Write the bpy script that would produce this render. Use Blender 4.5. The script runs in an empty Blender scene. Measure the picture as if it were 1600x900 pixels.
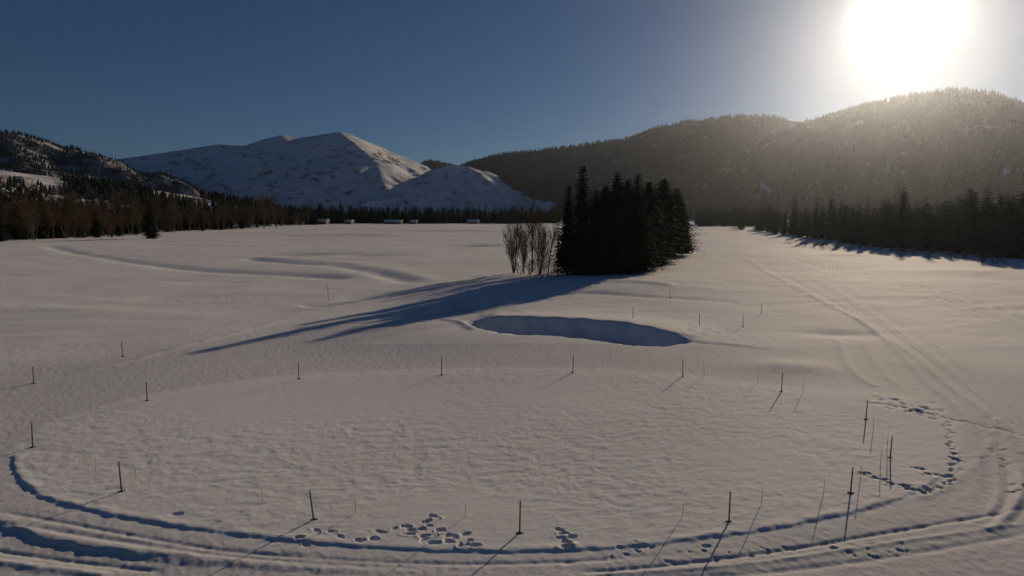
import bpy, math, random
import numpy as np
R_ = math.radians
random.seed(7); RNG = np.random.default_rng(11)
SC = bpy.context.scene
COL = SC.collection

# ------------------------------------------------------------------ camera, sky, sun, exposure
CAMH, FPX = 10.0, 953.0                      # camera height, focal length in px of a 1600 wide frame
PITCH = math.atan(115.0 / FPX)
cam_d = bpy.data.cameras.new('camera'); cam = bpy.data.objects.new('camera', cam_d); COL.objects.link(cam)
cam.location = (0, 0, CAMH); cam.rotation_euler = (R_(90) - PITCH, 0, 0)
cam_d.sensor_width = 36.0; cam_d.lens = 36.0 * FPX / 1600.0
cam_d.clip_start = 0.1; cam_d.clip_end = 40000.0
SC.camera = cam

SUN_AZ, SUN_EL = R_(31.7), R_(15.0)          # azimuth clockwise from the viewing direction +Y
SUN = np.array([math.sin(SUN_AZ) * math.cos(SUN_EL), math.cos(SUN_AZ) * math.cos(SUN_EL), math.sin(SUN_EL)])
world = bpy.data.worlds.new('World'); SC.world = world; world.use_nodes = True
wt = world.node_tree; wt.nodes.clear()
wo = wt.nodes.new('ShaderNodeOutputWorld'); wb = wt.nodes.new('ShaderNodeBackground')
sky = wt.nodes.new('ShaderNodeTexSky'); sky.sky_type = 'NISHITA'; sky.sun_disc = False
sky.sun_elevation = SUN_EL; sky.sun_rotation = SUN_AZ
sky.altitude = 1800; sky.air_density = 1.0; sky.dust_density = 0.03; sky.ozone_density = 5.0
wb.inputs['Strength'].default_value = 0.05
wt.links.new(sky.outputs[0], wb.inputs['Color'])
# the sun with a bloom-wide glow painted into the sky, round its own direction
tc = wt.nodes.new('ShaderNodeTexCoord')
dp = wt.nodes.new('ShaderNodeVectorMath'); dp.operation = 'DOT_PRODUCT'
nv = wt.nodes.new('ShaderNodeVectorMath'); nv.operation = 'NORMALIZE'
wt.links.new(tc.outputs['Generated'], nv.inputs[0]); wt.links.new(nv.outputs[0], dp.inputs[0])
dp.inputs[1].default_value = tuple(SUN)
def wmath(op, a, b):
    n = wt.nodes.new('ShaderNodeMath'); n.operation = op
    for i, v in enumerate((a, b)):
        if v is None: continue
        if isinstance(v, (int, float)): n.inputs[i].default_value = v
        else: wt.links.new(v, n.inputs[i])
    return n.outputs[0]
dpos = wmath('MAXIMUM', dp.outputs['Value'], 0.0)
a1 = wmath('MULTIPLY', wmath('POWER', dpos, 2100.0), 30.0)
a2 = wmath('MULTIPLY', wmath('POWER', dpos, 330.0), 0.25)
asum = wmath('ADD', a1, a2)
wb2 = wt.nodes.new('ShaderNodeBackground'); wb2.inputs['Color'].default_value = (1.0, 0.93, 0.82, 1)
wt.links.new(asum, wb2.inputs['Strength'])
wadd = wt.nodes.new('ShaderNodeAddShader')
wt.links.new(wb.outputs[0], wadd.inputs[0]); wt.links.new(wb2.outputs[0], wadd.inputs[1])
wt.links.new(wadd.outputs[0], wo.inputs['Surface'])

sl = bpy.data.lights.new('sun', 'SUN'); so = bpy.data.objects.new('sun', sl); COL.objects.link(so)
sl.energy = 5.0; sl.angle = R_(0.5); sl.color = (1.0, 0.785, 0.54)
from mathutils import Vector, Matrix
so.rotation_euler = Vector(tuple(SUN)).to_track_quat('Z', 'Y').to_euler()
so.location = (60, 100, 60)
SC.view_settings.view_transform = 'Standard'; SC.view_settings.look = 'None'
SC.view_settings.gamma = 1.0; SC.view_settings.exposure = -0.88
SC.view_settings.use_curve_mapping = False
SC.render.engine = 'CYCLES'
cy = SC.cycles
cy.use_denoising = True
try: cy.denoiser = 'OPENIMAGEDENOISE'
except Exception: pass
cy.max_bounces = 5; cy.diffuse_bounces = 2; cy.glossy_bounces = 2; cy.volume_bounces = 0
cy.transparent_max_bounces = 8; cy.transmission_bounces = 3

# ------------------------------------------------------------------ pixel rays -> places
CP, SP = math.cos(PITCH), math.sin(PITCH)
def ray(px, py):
    a, b = (px - 800.0) / FPX, (450.0 - py) / FPX
    return np.array([a, CP + b * SP, -SP + b * CP])
def gpt(px, py, z=0.0):
    d = ray(px, py); t = (CAMH - z) / -d[2]
    return (d[0] * t, d[1] * t)
def far(px, py, R):
    d = ray(px, py); t = R / math.hypot(d[0], d[1])
    return (d[0] * t, d[1] * t, CAMH + d[2] * t)
def toPx(x, y, z):
    dz = z - CAMH
    f = y * CP - dz * SP; u = y * SP + dz * CP
    return 800 + FPX * x / f, 450 - FPX * u / f

# ------------------------------------------------------------------ noise
def _hash(i, j, seed):
    h = (i.astype(np.int64) * 374761393 + j.astype(np.int64) * 668265263 + seed * 1274126177) & 0xFFFFFFFF
    h = ((h ^ (h >> 13)) * 1274126177) & 0xFFFFFFFF
    h = (h ^ (h >> 16)) & 0xFFFFFFFF
    return h.astype(np.float64) / 4294967295.0
def vn(x, y, seed=0):
    xi, yi = np.floor(x), np.floor(y); fx, fy = x - xi, y - yi
    u, v = fx * fx * fx * (fx * (fx * 6 - 15) + 10), fy * fy * fy * (fy * (fy * 6 - 15) + 10)
    a, b = _hash(xi, yi, seed), _hash(xi + 1, yi, seed)
    c, d = _hash(xi, yi + 1, seed), _hash(xi + 1, yi + 1, seed)
    return ((a * (1 - u) + b * u) * (1 - v) + (c * (1 - u) + d * u) * v) * 2 - 1
def fbm(x, y, octv=3, seed=0, gain=.5):
    s, a = 0, 1.0
    for k in range(octv):
        s = s + a * vn(x * 2 ** k + 17.3 * k, y * 2 ** k - 9.1 * k, seed + k); a *= gain
    return s
def sstep(a, b, x):
    t = np.clip((x - a) / (b - a), 0, 1); return t * t * (3 - 2 * t)

# ------------------------------------------------------------------ materials
def mat(name, col, rough=.8, spec=.2, var=0, vscale=5.0, col2=None):
    m = bpy.data.materials.new(name); m.use_nodes = True
    nt = m.node_tree; b = nt.nodes['Principled BSDF']
    b.inputs['Base Color'].default_value = (*col, 1); b.inputs['Roughness'].default_value = rough
    b.inputs['Specular IOR Level'].default_value = spec
    if col2:
        t = nt.nodes.new('ShaderNodeTexCoord'); n = nt.nodes.new('ShaderNodeTexNoise')
        n.inputs['Scale'].default_value = vscale; n.inputs['Detail'].default_value = 4
        nt.links.new(t.outputs['Object'], n.inputs['Vector'])
        r = nt.nodes.new('ShaderNodeValToRGB')
        r.color_ramp.elements[0].color = (*col, 1); r.color_ramp.elements[1].color = (*col2, 1)
        r.color_ramp.elements[0].position = .35; r.color_ramp.elements[1].position = .65
        nt.links.new(n.outputs['Fac'], r.inputs[0]); nt.links.new(r.outputs[0], b.inputs['Base Color'])
    return m
def snow_mat():
    m = bpy.data.materials.new('field_snow'); m.use_nodes = True
    nt = m.node_tree; b = nt.nodes['Principled BSDF']; L = nt.links.new
    b.inputs['Roughness'].default_value = .8; b.inputs['Specular IOR Level'].default_value = .06
    at = nt.nodes.new('ShaderNodeAttribute'); at.attribute_name = 'packed'
    mix = nt.nodes.new('ShaderNodeMix'); mix.data_type = 'RGBA'
    mix.inputs['A'].default_value = (.84, .84, .85, 1); mix.inputs['B'].default_value = (.72, .72, .74, 1)
    L(at.outputs['Fac'], mix.inputs['Factor'])
    tc = nt.nodes.new('ShaderNodeTexCoord')
    n0 = nt.nodes.new('ShaderNodeTexNoise'); n0.inputs['Scale'].default_value = .09; n0.inputs['Detail'].default_value = 5
    L(tc.outputs['Object'], n0.inputs['Vector'])
    mr = nt.nodes.new('ShaderNodeMapRange'); mr.inputs[1].default_value = .3; mr.inputs[2].default_value = .7
    mr.inputs[3].default_value = .93; mr.inputs[4].default_value = 1.04
    L(n0.outputs['Fac'], mr.inputs[0])
    mul = nt.nodes.new('ShaderNodeVectorMath'); mul.operation = 'SCALE'
    L(mix.outputs['Result'], mul.inputs[0]); L(mr.outputs[0], mul.inputs['Scale'])
    L(mul.outputs[0], b.inputs['Base Color'])
    n1 = nt.nodes.new('ShaderNodeTexNoise'); n1.inputs['Scale'].default_value = 9.0; n1.inputs['Detail'].default_value = 7; n1.inputs['Roughness'].default_value = .65
    mp = nt.nodes.new('ShaderNodeMapping'); mp.inputs['Scale'].default_value = (.6, 1.3, 1); mp.inputs['Rotation'].default_value = (0, 0, R_(20))
    L(tc.outputs['Object'], mp.inputs[0]); L(mp.outputs[0], n1.inputs['Vector'])
    bp = nt.nodes.new('ShaderNodeBump'); bp.inputs['Strength'].default_value = .45; bp.inputs['Distance'].default_value = .018
    L(n1.outputs['Fac'], bp.inputs['Height']); L(bp.outputs[0], b.inputs['Normal'])
    return m
def hill_mat(name, brush, lo, hi, scale, bump=3.0):
    m = bpy.data.materials.new(name); m.use_nodes = True
    nt = m.node_tree; b = nt.nodes['Principled BSDF']; L = nt.links.new
    b.inputs['Roughness'].default_value = .85; b.inputs['Specular IOR Level'].default_value = .1
    tc = nt.nodes.new('ShaderNodeTexCoord')
    n0 = nt.nodes.new('ShaderNodeTexNoise'); n0.inputs['Scale'].default_value = scale; n0.inputs['Detail'].default_value = 9
    n0.inputs['Roughness'].default_value = .68
    L(tc.outputs['Object'], n0.inputs['Vector'])
    r = nt.nodes.new('ShaderNodeValToRGB'); e = r.color_ramp.elements
    e[0].color = (*brush, 1); e[1].color = (.8, .8, .82, 1); e[0].position = lo; e[1].position = hi
    L(n0.outputs['Fac'], r.inputs[0]); L(r.outputs[0], b.inputs['Base Color'])
    n1 = nt.nodes.new('ShaderNodeTexNoise'); n1.inputs['Scale'].default_value = .03; n1.inputs['Detail'].default_value = 9; n1.inputs['Roughness'].default_value = .6
    L(tc.outputs['Object'], n1.inputs['Vector'])
    bp = nt.nodes.new('ShaderNodeBump'); bp.inputs['Distance'].default_value = bump; bp.inputs['Strength'].default_value = .6
    L(n1.outputs['Fac'], bp.inputs['Height']); L(bp.outputs[0], b.inputs['Normal'])
    return m
def sleeve_mat():
    m = bpy.data.materials.new('snow_toned_sleeve'); m.use_nodes = True
    nt = m.node_tree; o = nt.nodes['Material Output']; nt.nodes.remove(nt.nodes['Principled BSDF'])
    t = nt.nodes.new('ShaderNodeBsdfTranslucent'); d = nt.nodes.new('ShaderNodeBsdfDiffuse'); x = nt.nodes.new('ShaderNodeMixShader')
    n = nt.nodes.new('ShaderNodeTexNoise'); n.inputs['Scale'].default_value = 12
    r = nt.nodes.new('ShaderNodeValToRGB'); r.color_ramp.elements[0].color = (.74, .73, .7, 1); r.color_ramp.elements[1].color = (.82, .81, .79, 1)
    nt.links.new(n.outputs['Fac'], r.inputs[0]); nt.links.new(r.outputs[0], t.inputs['Color']); nt.links.new(r.outputs[0], d.inputs['Color'])
    nt.links.new(t.outputs[0], x.inputs[1]); nt.links.new(d.outputs[0], x.inputs[2]); x.inputs[0].default_value = .1
    nt.links.new(x.outputs[0], o.inputs['Surface'])
    return m
M = dict(
    snow=snow_mat(),
    bsnow=hill_mat('brush_flecked_snow', (.19, .15, .11), .33, .47, .022, 8.0),
    fsnow=hill_mat('forest_floor_snow', (.045, .045, .042), .56, .8, .015),
    asnow=hill_mat('shaded_hill_snow', (.045, .048, .055), .47, .7, .015),
    lsnow=hill_mat('bench_snow', (.2, .16, .11), .34, .5, .02, 1.5),
    needles=mat('spruce_needles', (.022, .034, .02), .9, .1, col2=(.04, .052, .03), vscale=.6),
    forest=mat('far_conifer', (.02, .03, .022), .95, .05, col2=(.035, .042, .03), vscale=.02),
    bark=mat('spruce_bark', (.07, .05, .038), .95, .1, col2=(.11, .085, .065), vscale=4),
    twig=mat('bare_twigs', (.1, .068, .042), .9, .1, col2=(.16, .11, .065), vscale=.5),
    twig2=mat('olive_twigs', (.1, .085, .042), .9, .1, col2=(.14, .12, .06), vscale=.5),
    greytrunk=mat('pale_bark', (.08, .065, .05), .9, .1, col2=(.15, .125, .1), vscale=3),
    stake=mat('weathered_stake', (.07, .05, .035), .7, .3, col2=(.12, .085, .055), vscale=12),
    foot=mat('dent_disc', (.05, .04, .035), .8, .2, col2=(.09, .075, .06), vscale=20),  # dark tone that stands for the shaded dent at a stake's base
    yellow=mat('yellow_paint', (.75, .55, .02), .5, .3, col2=(.85, .66, .05), vscale=9),
    sleeve=sleeve_mat(),
    roofsnow=mat('roof_snow', (.8, .8, .82), .7, .2, col2=(.85, .85, .86), vscale=.3),
    timber=mat('house_timber', (.12, .085, .06), .8, .2, col2=(.17, .125, .09), vscale=.8),
    glass=mat('window_glass', (.03, .035, .04), .1, .5, col2=(.04, .045, .05), vscale=1),
    metal=mat('mast_metal', (.12, .12, .13), .5, .4, col2=(.18, .18, .19), vscale=.2),
)

# ------------------------------------------------------------------ mesh helpers
def mesh_np(name, V, F, material, smooth=False):
    """V (n,3) float, F (m,k) int array with one polygon size."""
    V = np.asarray(V, dtype=np.float32); F = np.asarray(F, dtype=np.int32)
    me = bpy.data.meshes.new(name)
    me.vertices.add(len(V)); me.vertices.foreach_set('co', V.ravel())
    k = F.shape[1]
    me.loops.add(F.size); me.loops.foreach_set('vertex_index', F.ravel())
    me.polygons.add(len(F))
    me.polygons.foreach_set('loop_start', np.arange(0, F.size, k, dtype=np.int32))
    me.polygons.foreach_set('loop_total', np.full(len(F), k, dtype=np.int32))
    me.polygons.foreach_set('use_smooth', np.full(len(F), smooth, dtype=bool))
    me.update(calc_edges=True); me.validate()
    me.materials.append(material)
    return me
def link(name, me, parent=None):
    o = bpy.data.objects.new(name, me); COL.objects.link(o)
    if parent: o.parent = parent
    return o
def tag(o, label=None, cat=None, group=None, kind=None):
    if label: o['label'] = label
    if cat: o['category'] = cat
    if group: o['group'] = group
    if kind: o['kind'] = kind
    return o
def empty(name, loc, rz=0.0, s=1.0):
    o = bpy.data.objects.new(name, None); COL.objects.link(o)
    o.location = loc; o.rotation_euler = (0, 0, rz); o.scale = (s, s, s) if not hasattr(s, '__len__') else s
    o.empty_display_size = .3
    return o
class MB:
    def __init__(s): s.v, s.f = [], []
    def tube(s, p0, p1, r0, r1, n=6, cap=True):
        p0, p1 = Vector(p0), Vector(p1); d = (p1 - p0)
        q = d.to_track_quat('Z', 'Y').to_matrix(); b = len(s.v)
        for p, r in ((p0, r0), (p1, r1)):
            for k in range(n):
                a = 2 * math.pi * k / n
                s.v.append(tuple(p + q @ Vector((r * math.cos(a), r * math.sin(a), 0))))
        for k in range(n):
            k2 = (k + 1) % n; s.f.append((b + k, b + k2, b + n + k2, b + n + k))
        if cap and n >= 3:
            s.f.append(tuple(b + n + k for k in range(n)))
            s.f.append(tuple(b + k for k in reversed(range(n))))
    def box(s, x0, x1, y0, y1, z0, z1):
        b = len(s.v)
        s.v += [(x0, y0, z0), (x1, y0, z0), (x1, y1, z0), (x0, y1, z0), (x0, y0, z1), (x1, y0, z1), (x1, y1, z1), (x0, y1, z1)]
        s.f += [tuple(b + i for i in q) for q in ((3, 2, 1, 0), (4, 5, 6, 7), (0, 1, 5, 4), (1, 2, 6, 5), (2, 3, 7, 6), (3, 0, 4, 7))]
    def poly(s, pts):
        b = len(s.v); s.v += [tuple(p) for p in pts]; s.f.append(tuple(range(b, b + len(pts))))
    def mesh(s, name, material, smooth=False):
        me = bpy.data.meshes.new(name); me.from_pydata(s.v, [], s.f); me.update()
        me.materials.append(material)
        if smooth: me.polygons.foreach_set('use_smooth', [True] * len(me.polygons))
        return me

# ------------------------------------------------------------------ the snow field: one height function, one sheet
def polyline(pts, z=0.0): return np.array([gpt(px, py, z) for px, py in pts])
def pl_dist(x, y, P):
    """distance to an open polyline, signed side (left +) and the parameter 0..n-1 of the nearest point"""
    best = np.full(x.shape, 1e9); side = np.ones(x.shape); par = np.zeros(x.shape)
    for i in range(len(P) - 1):
        ax, ay = P[i]; bx, by = P[i + 1]; dx, dy = bx - ax, by - ay; l2 = dx * dx + dy * dy + 1e-9
        t = np.clip(((x - ax) * dx + (y - ay) * dy) / l2, 0, 1)
        ex, ey = x - ax - t * dx, y - ay - t * dy; d = np.hypot(ex, ey)
        k = d < best
        best = np.where(k, d, best); par = np.where(k, i + t, par)
        side = np.where(k, np.sign(dx * (y - ay) - dy * (x - ax)), side)
    return best, side, par
def inside(x, y, P):
    r = np.zeros(x.shape, dtype=bool); n = len(P)
    for i in range(n):
        ax, ay = P[i]; bx, by = P[(i + 1) % n]
        c = ((ay > y) != (by > y)) & (x < (bx - ax) * (y - ay) / (by - ay + 1e-12) + ax)
        r ^= c
    return r
def smooth_pl(P, n=4):
    P = np.asarray(P, float); out = []
    for i in range(len(P) - 1):
        p0, p1, p2, p3 = P[max(i - 1, 0)], P[i], P[i + 1], P[min(i + 2, len(P) - 1)]
        for k in range(n):
            t = k / n
            out.append(.5 * ((2 * p1) + (-p0 + p2) * t + (2 * p0 - 5 * p1 + 4 * p2 - p3) * t * t + (-p0 + 3 * p1 - 3 * p2 + p3) * t ** 3))
    out.append(P[-1]); return np.array(out)

OVAL = [(20, 712), (22, 735), (44, 765), (80, 784), (140, 801), (220, 817), (300, 829), (400, 841), (500, 850), (600, 857), (700, 861),
        (800, 862), (900, 859), (1000, 852), (1100, 841), (1200, 827), (1300, 808), (1380, 787), (1440, 764), (1470, 740),
        (1490, 700), (1488, 660), (1455, 632), (1380, 616), (1222, 604), (1067, 586), (896, 577), (690, 577), (466, 586), (230, 618),
        (110, 650), (45, 688)]
OV = smooth_pl(polyline(OVAL + OVAL[:1]), 3); OV_FRONT = 19 * 3        # the first part of the outline is a cut bank
OUTER = smooth_pl(polyline([(-420, 690), (-200, 770), (0, 822), (60, 842), (150, 860), (250, 872), (400, 884), (550, 892), (700, 898), (860, 905)]), 3)
BUNK = [(716, 508), (735, 501), (770, 496.5), (830, 496), (900, 499), (960, 503), (1010, 510), (1050, 519), (1084, 530), (1082, 537),
        (1050, 543), (1000, 543.5), (950, 538), (900, 532), (850, 530), (800, 528.5), (770, 524), (735, 517)]
def _bz(i): return .55 if 2 <= i <= 7 else (.25 if i in (1, 8) else 0)
BK = np.array([gpt(px, py, _bz(i)) for i, (px, py) in enumerate(BUNK)])
BK = np.vstack([BK, BK[:1]])

RUTS = []   # (polyline, half width, height: + ridge, - groove, one_sided step)
def rut(pts, w, h, z=0.0): RUTS.append((smooth_pl(polyline(pts, z), 4), w, h))
# long ski tracks on the right
for dx, dy, h in ((0, 0, -.08), (10, 1, .05), (22, 2, -.07), (38, 3, -.09), (52, 4, .05), (66, 6, -.09), (80, 6, .05), (96, 7, -.06), (112, 9, -.09), (128, 9, .04), (150, 10, -.06), (172, 12, -.05)):
    rut([(1215 + dx * .4, 400 + dy), (1290 + dx * .6, 422 + dy), (1400 + dx * .8, 452 + dy), (1520 + dx, 492 + dy * 2), (1680 + dx, 552 + dy * 3)], .2, h)
rut([(1150, 395), (1180, 415), (1230, 445), (1290, 475), (1345, 502), (1400, 545), (1450, 598), (1500, 640), (1523, 690), (1530, 735), (1515, 790)], .25, .06)
rut([(1160, 398), (1200, 425), (1262, 458), (1330, 492), (1410, 545), (1480, 600), (1555, 655), (1590, 690), (1605, 730), (1590, 790), (1540, 830)], .28, .06)
rut([(1172, 400), (1240, 441), (1310, 475), (1380, 512), (1450, 560), (1540, 630), (1640, 700)], .15, -.025)
for q in range(5):                                           # fine ski tracks bending round the far right of the oval
    o = q * 16; rut([(1195 + o, 412 + q), (1290 + o, 462 + q), (1400 + o, 535 + q), (1490 + o, 610), (1545 + o, 690), (1560 + o, 770), (1520 + o, 830)], .12, -.035 if q % 2 else .03)
rut([(1310, 528), (1322, 565), (1345, 590), (1370, 606)], .35, .045)
rut([(1345, 530), (1372, 570), (1405, 606)], .3, .03)
rut([(1340, 628), (1420, 640), (1490, 656), (1560, 670), (1640, 690)], .12, -.05)
# fine lines round the near track
rut([(900, 893), (1000, 886), (1100, 875), (1200, 862), (1300, 846), (1400, 829), (1500, 812), (1620, 792)], .09, -.05)
rut([(905, 899), (1050, 890), (1200, 876), (1350, 854), (1500, 832), (1620, 815)], .1, .03)
rut([(1000, 905), (1200, 893), (1400, 868), (1620, 830)], .12, -.03)
rut([(-60, 792), (60, 812), (200, 838), (340, 860), (500, 872), (700, 880), (900, 876), (1050, 864)], .1, -.03)
rut([(-60, 812), (60, 828), (200, 850), (340, 868), (500, 880), (700, 888)], .12, -.028)
rut([(-60, 870), (60, 885), (180, 900)], .15, .05)
rut([(-60, 850), (80, 872), (260, 893)], .1, -.04)
rut([(1430, 780), (1500, 745), (1545, 700), (1560, 650)], .2, .03)
rut([(1540, 830), (1588, 795), (1600, 740)], .2, .05)
# left field: piled edge of the groomed path, the pale straight ridge, sunken trail curves
rut([(-80, 618), (0, 607), (100, 588), (200, 566), (300, 540), (380, 520), (470, 494)], .28, .11)
rut([(-80, 428), (60, 431), (200, 435), (400, 441)], .9, -.08)
rut([(70, 384), (110, 393), (180, 404), (270, 415), (380, 424), (480, 430), (580, 437)], 2.2, -.34)
rut([(380, 402), (430, 407), (500, 413), (560, 421), (610, 432), (650, 446)], 2.2, -.36)
rut([(395, 400), (520, 408), (620, 424), (680, 444)], 2.4, .16)
rut([(470, 480), (540, 470), (620, 455), (700, 443), (760, 434)], 1.6, -.2)
rut([(840, 462), (930, 462), (1010, 466), (1080, 469), (1160, 474)], .8, -.12)
rut([(860, 443), (900, 446), (960, 447), (1010, 449), (1060, 452)], 1.4, .22)
rut([(690, 500), (720, 508), (740, 522)], .5, .14)
STEPS = [(smooth_pl(polyline([(-160, 474), (-80, 476), (0, 480), (140, 484), (300, 490), (460, 497)]), 4), .8, .3)]
GROOM = smooth_pl(polyline([(-300, 640), (0, 640), (160, 604), (330, 566), (480, 535), (640, 510), (760, 490)]), 3)

def ell(cx, cy, rx, ry, h, z=0.0):
    x, y = gpt(cx, cy, z); return (x, y, rx, ry, h)
MOUNDS = [ell(930, 452, 14, 6, .5), ell(1010, 440, 10, 8, .35), ell(700, 385, 10, 5, -.8), ell(745, 383, 8, 5, -1.2), ell(560, 368, 30, 9, 1.0),
          ell(480, 397, 9, 4, -.6), ell(580, 399, 7, 4, -.6), ell(620, 360, 35, 10, .9), ell(330, 384, 16, 5, -.5), ell(275, 381, 10, 4, -.5),
          ell(700, 362, 30, 8, .9), ell(540, 359, 22, 6, 1.0), ell(850, 520, 16, 8, .15), ell(1310, 520, 3.2, 1.6, -.25), ell(1240, 573, 3, 1.8, .2),
          ell(1330, 400, 8, 5, .5), ell(1500, 425, 12, 6, .4), ell(1240, 378, 10, 7, .4), ell(640, 520, 9, 5, .18), ell(560, 560, 8, 4, -.1)]
# footprints: (px, py, long half axis, short half axis, heading, depth)
PRINTS = []
rr = random.Random(3)
def foot(px, py, l=.2, w=.085, a=None, d=.1):
    x, y = gpt(px, py); PRINTS.append((x, y, l, w, random.uniform(-.6, .6) if a is None else a, d))
for p in ((493, 830), (518, 832), (533, 840), (560, 845), (585, 843), (594, 832), (618, 826), (635, 823), (643, 829), (640, 835), (660, 827),
          (667, 815), (676, 807), (672, 822), (689, 829), (666, 838), (661, 844), (678, 849), (703, 837), (700, 847), (728, 835), (723, 852), (734, 846), (742, 853),
          (872, 828), (880, 834), (878, 841), (892, 840), (888, 848), (884, 854), (470, 842), (478, 851)):
    foot(*p, l=random.uniform(.13, .2), w=random.uniform(.065, .09), d=random.uniform(.07, .11))
foot(275, 807, .2, .09, .3, .1)
for px, py in ((1352, 742), (1366, 746), (1380, 750), (1392, 753), (1405, 758), (1414, 762), (1425, 765), (1440, 768), (1412, 757), (1350, 738),
               (1432, 732), (1452, 739), (1458, 743), (1470, 742)):
    foot(px + rr.uniform(-3, 3), py + rr.uniform(-1.5, 1.5), .26, .08, -.35, .08)
for k in range(70):                                          # the walked line round the far end of the oval
    t = k / 69; c = [(1452, 628), (1478, 650), (1486, 672), (1490, 700), (1495, 720), (1488, 742), (1470, 758), (1445, 770)]
    u = t * 7; i = min(int(u), 6); f = u - i
    foot(c[i][0] * (1 - f) + c[i + 1][0] * f + rr.uniform(-9, 9), c[i][1] * (1 - f) + c[i + 1][1] * f + rr.uniform(-3, 3), rr.uniform(.1, .16), rr.uniform(.06, .08), None, rr.uniform(.04, .08))
for k in range(60):                                          # trampled patch
    t = rr.random(); foot(1360 + 110 * t + rr.uniform(-8, 8), 622 + 26 * t + rr.uniform(-7, 12), rr.uniform(.12, .35), rr.uniform(.05, .09), -.2, rr.uniform(.03, .07))
for k in range(26):
    foot(rr.uniform(1530, 1600), rr.uniform(650, 770), rr.uniform(.1, .2), .08, None, rr.uniform(.03, .07))
for k in range(46):                                          # churned crumbs on the near track
    foot(rr.uniform(930, 1420), rr.uniform(855, 880) - max(0, rr.uniform(0, 60)) * .3, rr.uniform(.06, .14), .06, None, rr.uniform(.02, .05))

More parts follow.
